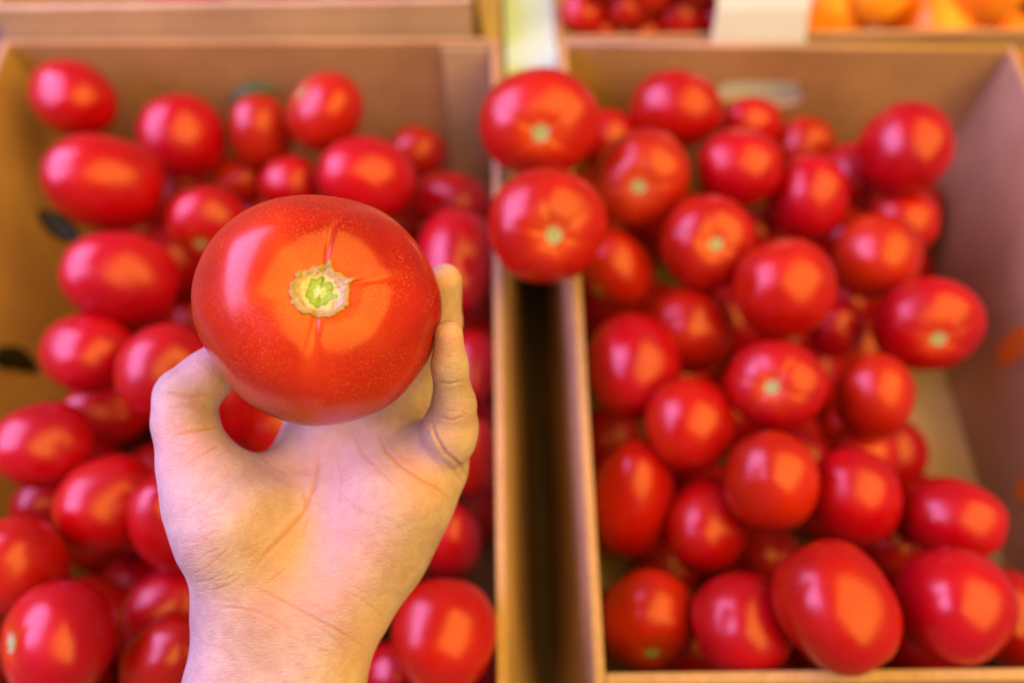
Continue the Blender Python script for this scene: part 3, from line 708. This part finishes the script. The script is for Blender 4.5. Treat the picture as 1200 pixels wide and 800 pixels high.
for _ in range(110):    # short fine wrinkles over the ball of the thumb and the wrist
    if _ < 60: x, y = rr3.uniform(205, 300), rr3.uniform(520, 700); a = math.radians(rr3.uniform(15, 50))
    elif _ < 95: x, y = rr3.uniform(240, 430), rr3.uniform(690, 780); a = math.radians(rr3.uniform(-40, -10))
    else: x, y = rr3.uniform(420, 520), rr3.uniform(530, 620); a = math.radians(rr3.uniform(-60, -20))
    l = rr3.uniform(8, 24); CRE.append(([(x, y), (x+l*math.cos(a)*.5+rr3.uniform(-2,2), y-l*math.sin(a)*.5+rr3.uniform(-2,2)), (x+l*math.cos(a), y-l*math.sin(a))], rr3.uniform(.10, .28), 1.3))
front = facing > .05
for pts, dep, wd0 in CRE:
    wd = wd0
    pts = np.array(pts, float); best = np.full(nV, 1e9); tt = np.zeros(nV); tot = len(pts)-1
    bb = (pxy[:, 0] > pts[:, 0].min()-14) & (pxy[:, 0] < pts[:, 0].max()+14) & (pxy[:, 1] > pts[:, 1].min()-14) & (pxy[:, 1] < pts[:, 1].max()+14) & front
    ii = np.where(bb)[0]; q = pxy[ii]; bd = np.full(len(ii), 1e9); bt = np.zeros(len(ii))
    for s in range(tot):
        a, b_ = pts[s], pts[s+1]; ab = b_-a; t = np.clip(((q-a)@ab)/(ab@ab), 0, 1); d = np.linalg.norm(q-a-t[:, None]*ab, axis=1)
        m_ = d < bd; bd[m_] = d[m_]; bt[m_] = (s+t[m_])/tot
    taper = np.clip(np.minimum(bt, 1-bt)*5, .15, 1)
    wd = wd*.8; e = np.exp(-(bd/wd)**2)*taper
    disp[ii] -= e*dep*.00052 - np.exp(-((bd-wd*2.4)/(wd*1.6))**2)*dep*.00016*taper
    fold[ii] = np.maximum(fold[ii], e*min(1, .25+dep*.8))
disp *= np.clip(facing*2.5, 0, 1)
co2 = co + no*disp[:, None].astype(np.float32)
co2 = (np.array(CR) @ co2.T).T + np.array([0, 0, CAMZ])
# flush: pinker at the finger tips, thumb root and middle of the palm
flush = np.zeros(nV)
for (x, y, s, a) in ((525,395,26,.75),(522,320,24,.5),(248,420,34,.6),(216,525,38,.7),(372,660,60,.75),(335,700,50,.6),(390,545,60,.5),(490,560,36,.6),(440,755,50,.55),(535,500,24,.4),(330,540,30,.4)):
    flush = np.maximum(flush, a*np.exp(-((pxy[:, 0]-x)**2+(pxy[:, 1]-y)**2)/s**2))
org = wpt(330, 760, .292)
me2.vertices.foreach_set('co', (co2-np.array(org)).astype(np.float32).ravel())
for nm, arr in (('fold', fold), ('flush', flush)):
    at = me2.attributes.new(nm, 'FLOAT', 'POINT'); at.data.foreach_set('value', arr.astype(np.float32))
m, nt, b = newmat('skin'); L = nt.links.new
tc = N(nt, 'ShaderNodeTexCoord')
n1 = N(nt, 'ShaderNodeTexNoise', Scale=55.0, Detail=6.0, Roughness=.6); L(tc.outputs['Object'], n1.inputs['Vector'])
base = ramp(nt, n1.outputs[0], [(.30, (.41, .29, .30)), (.5, (.50, .385, .385)), (.72, (.59, .48, .46))])
n4 = N(nt, 'ShaderNodeTexNoise', Scale=260.0, Detail=4.0); L(tc.outputs['Object'], n4.inputs['Vector'])
mot = N(nt, 'ShaderNodeMixRGB', blend_type='MULTIPLY'); mot.inputs[0].default_value = .5; L(base, mot.inputs[1])
L(ramp(nt, n4.outputs[0], [(.35, (.86, .72, .70)), (.6, (1, 1, 1))]), mot.inputs[2])
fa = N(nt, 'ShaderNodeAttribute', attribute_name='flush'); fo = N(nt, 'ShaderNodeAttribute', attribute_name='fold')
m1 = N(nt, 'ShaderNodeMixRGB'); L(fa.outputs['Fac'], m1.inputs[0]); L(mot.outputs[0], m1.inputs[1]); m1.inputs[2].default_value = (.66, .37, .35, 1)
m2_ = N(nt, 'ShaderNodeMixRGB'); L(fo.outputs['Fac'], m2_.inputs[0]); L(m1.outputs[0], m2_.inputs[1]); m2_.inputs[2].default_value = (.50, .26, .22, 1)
L(m2_.outputs[0], b.inputs['Base Color'])
b.inputs['Subsurface Weight'].default_value = .22; b.inputs['Subsurface Radius'].default_value = (1, .35, .2); b.inputs['Subsurface Scale'].default_value = .0035
b.inputs['Roughness'].default_value = .52; b.inputs['Specular IOR Level'].default_value = .4
v1 = N(nt, 'ShaderNodeTexVoronoi', Scale=1100.0, feature='DISTANCE_TO_EDGE'); L(tc.outputs['Object'], v1.inputs['Vector'])
mp = N(nt, 'ShaderNodeMapping'); mp.inputs['Scale'].default_value = (1, 2.6, 1.4); mp.inputs['Rotation'].default_value = (0, 0, .7); L(tc.outputs['Object'], mp.inputs[0])
n5 = N(nt, 'ShaderNodeTexNoise', Scale=330.0, Detail=6.0, Distortion=.8); L(mp.outputs[0], n5.inputs['Vector'])
cr = ramp(nt, v1.outputs['Distance'], [(.0, (0,0,0)), (.12, (1,1,1))])
ad = N(nt, 'ShaderNodeMath', operation='MULTIPLY_ADD'); L(cr, ad.inputs[0]); ad.inputs[1].default_value = .25; L(n5.outputs[0], ad.inputs[2])
bp = N(nt, 'ShaderNodeBump', Strength=.8, Distance=.00045); L(ad.outputs[0], bp.inputs['Height']); L(bp.outputs[0], b.inputs['Normal'])
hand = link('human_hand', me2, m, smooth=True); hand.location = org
tag(hand, 'bare left hand with open palm up, thumb and fingers cradling the big tomato', 'hand')
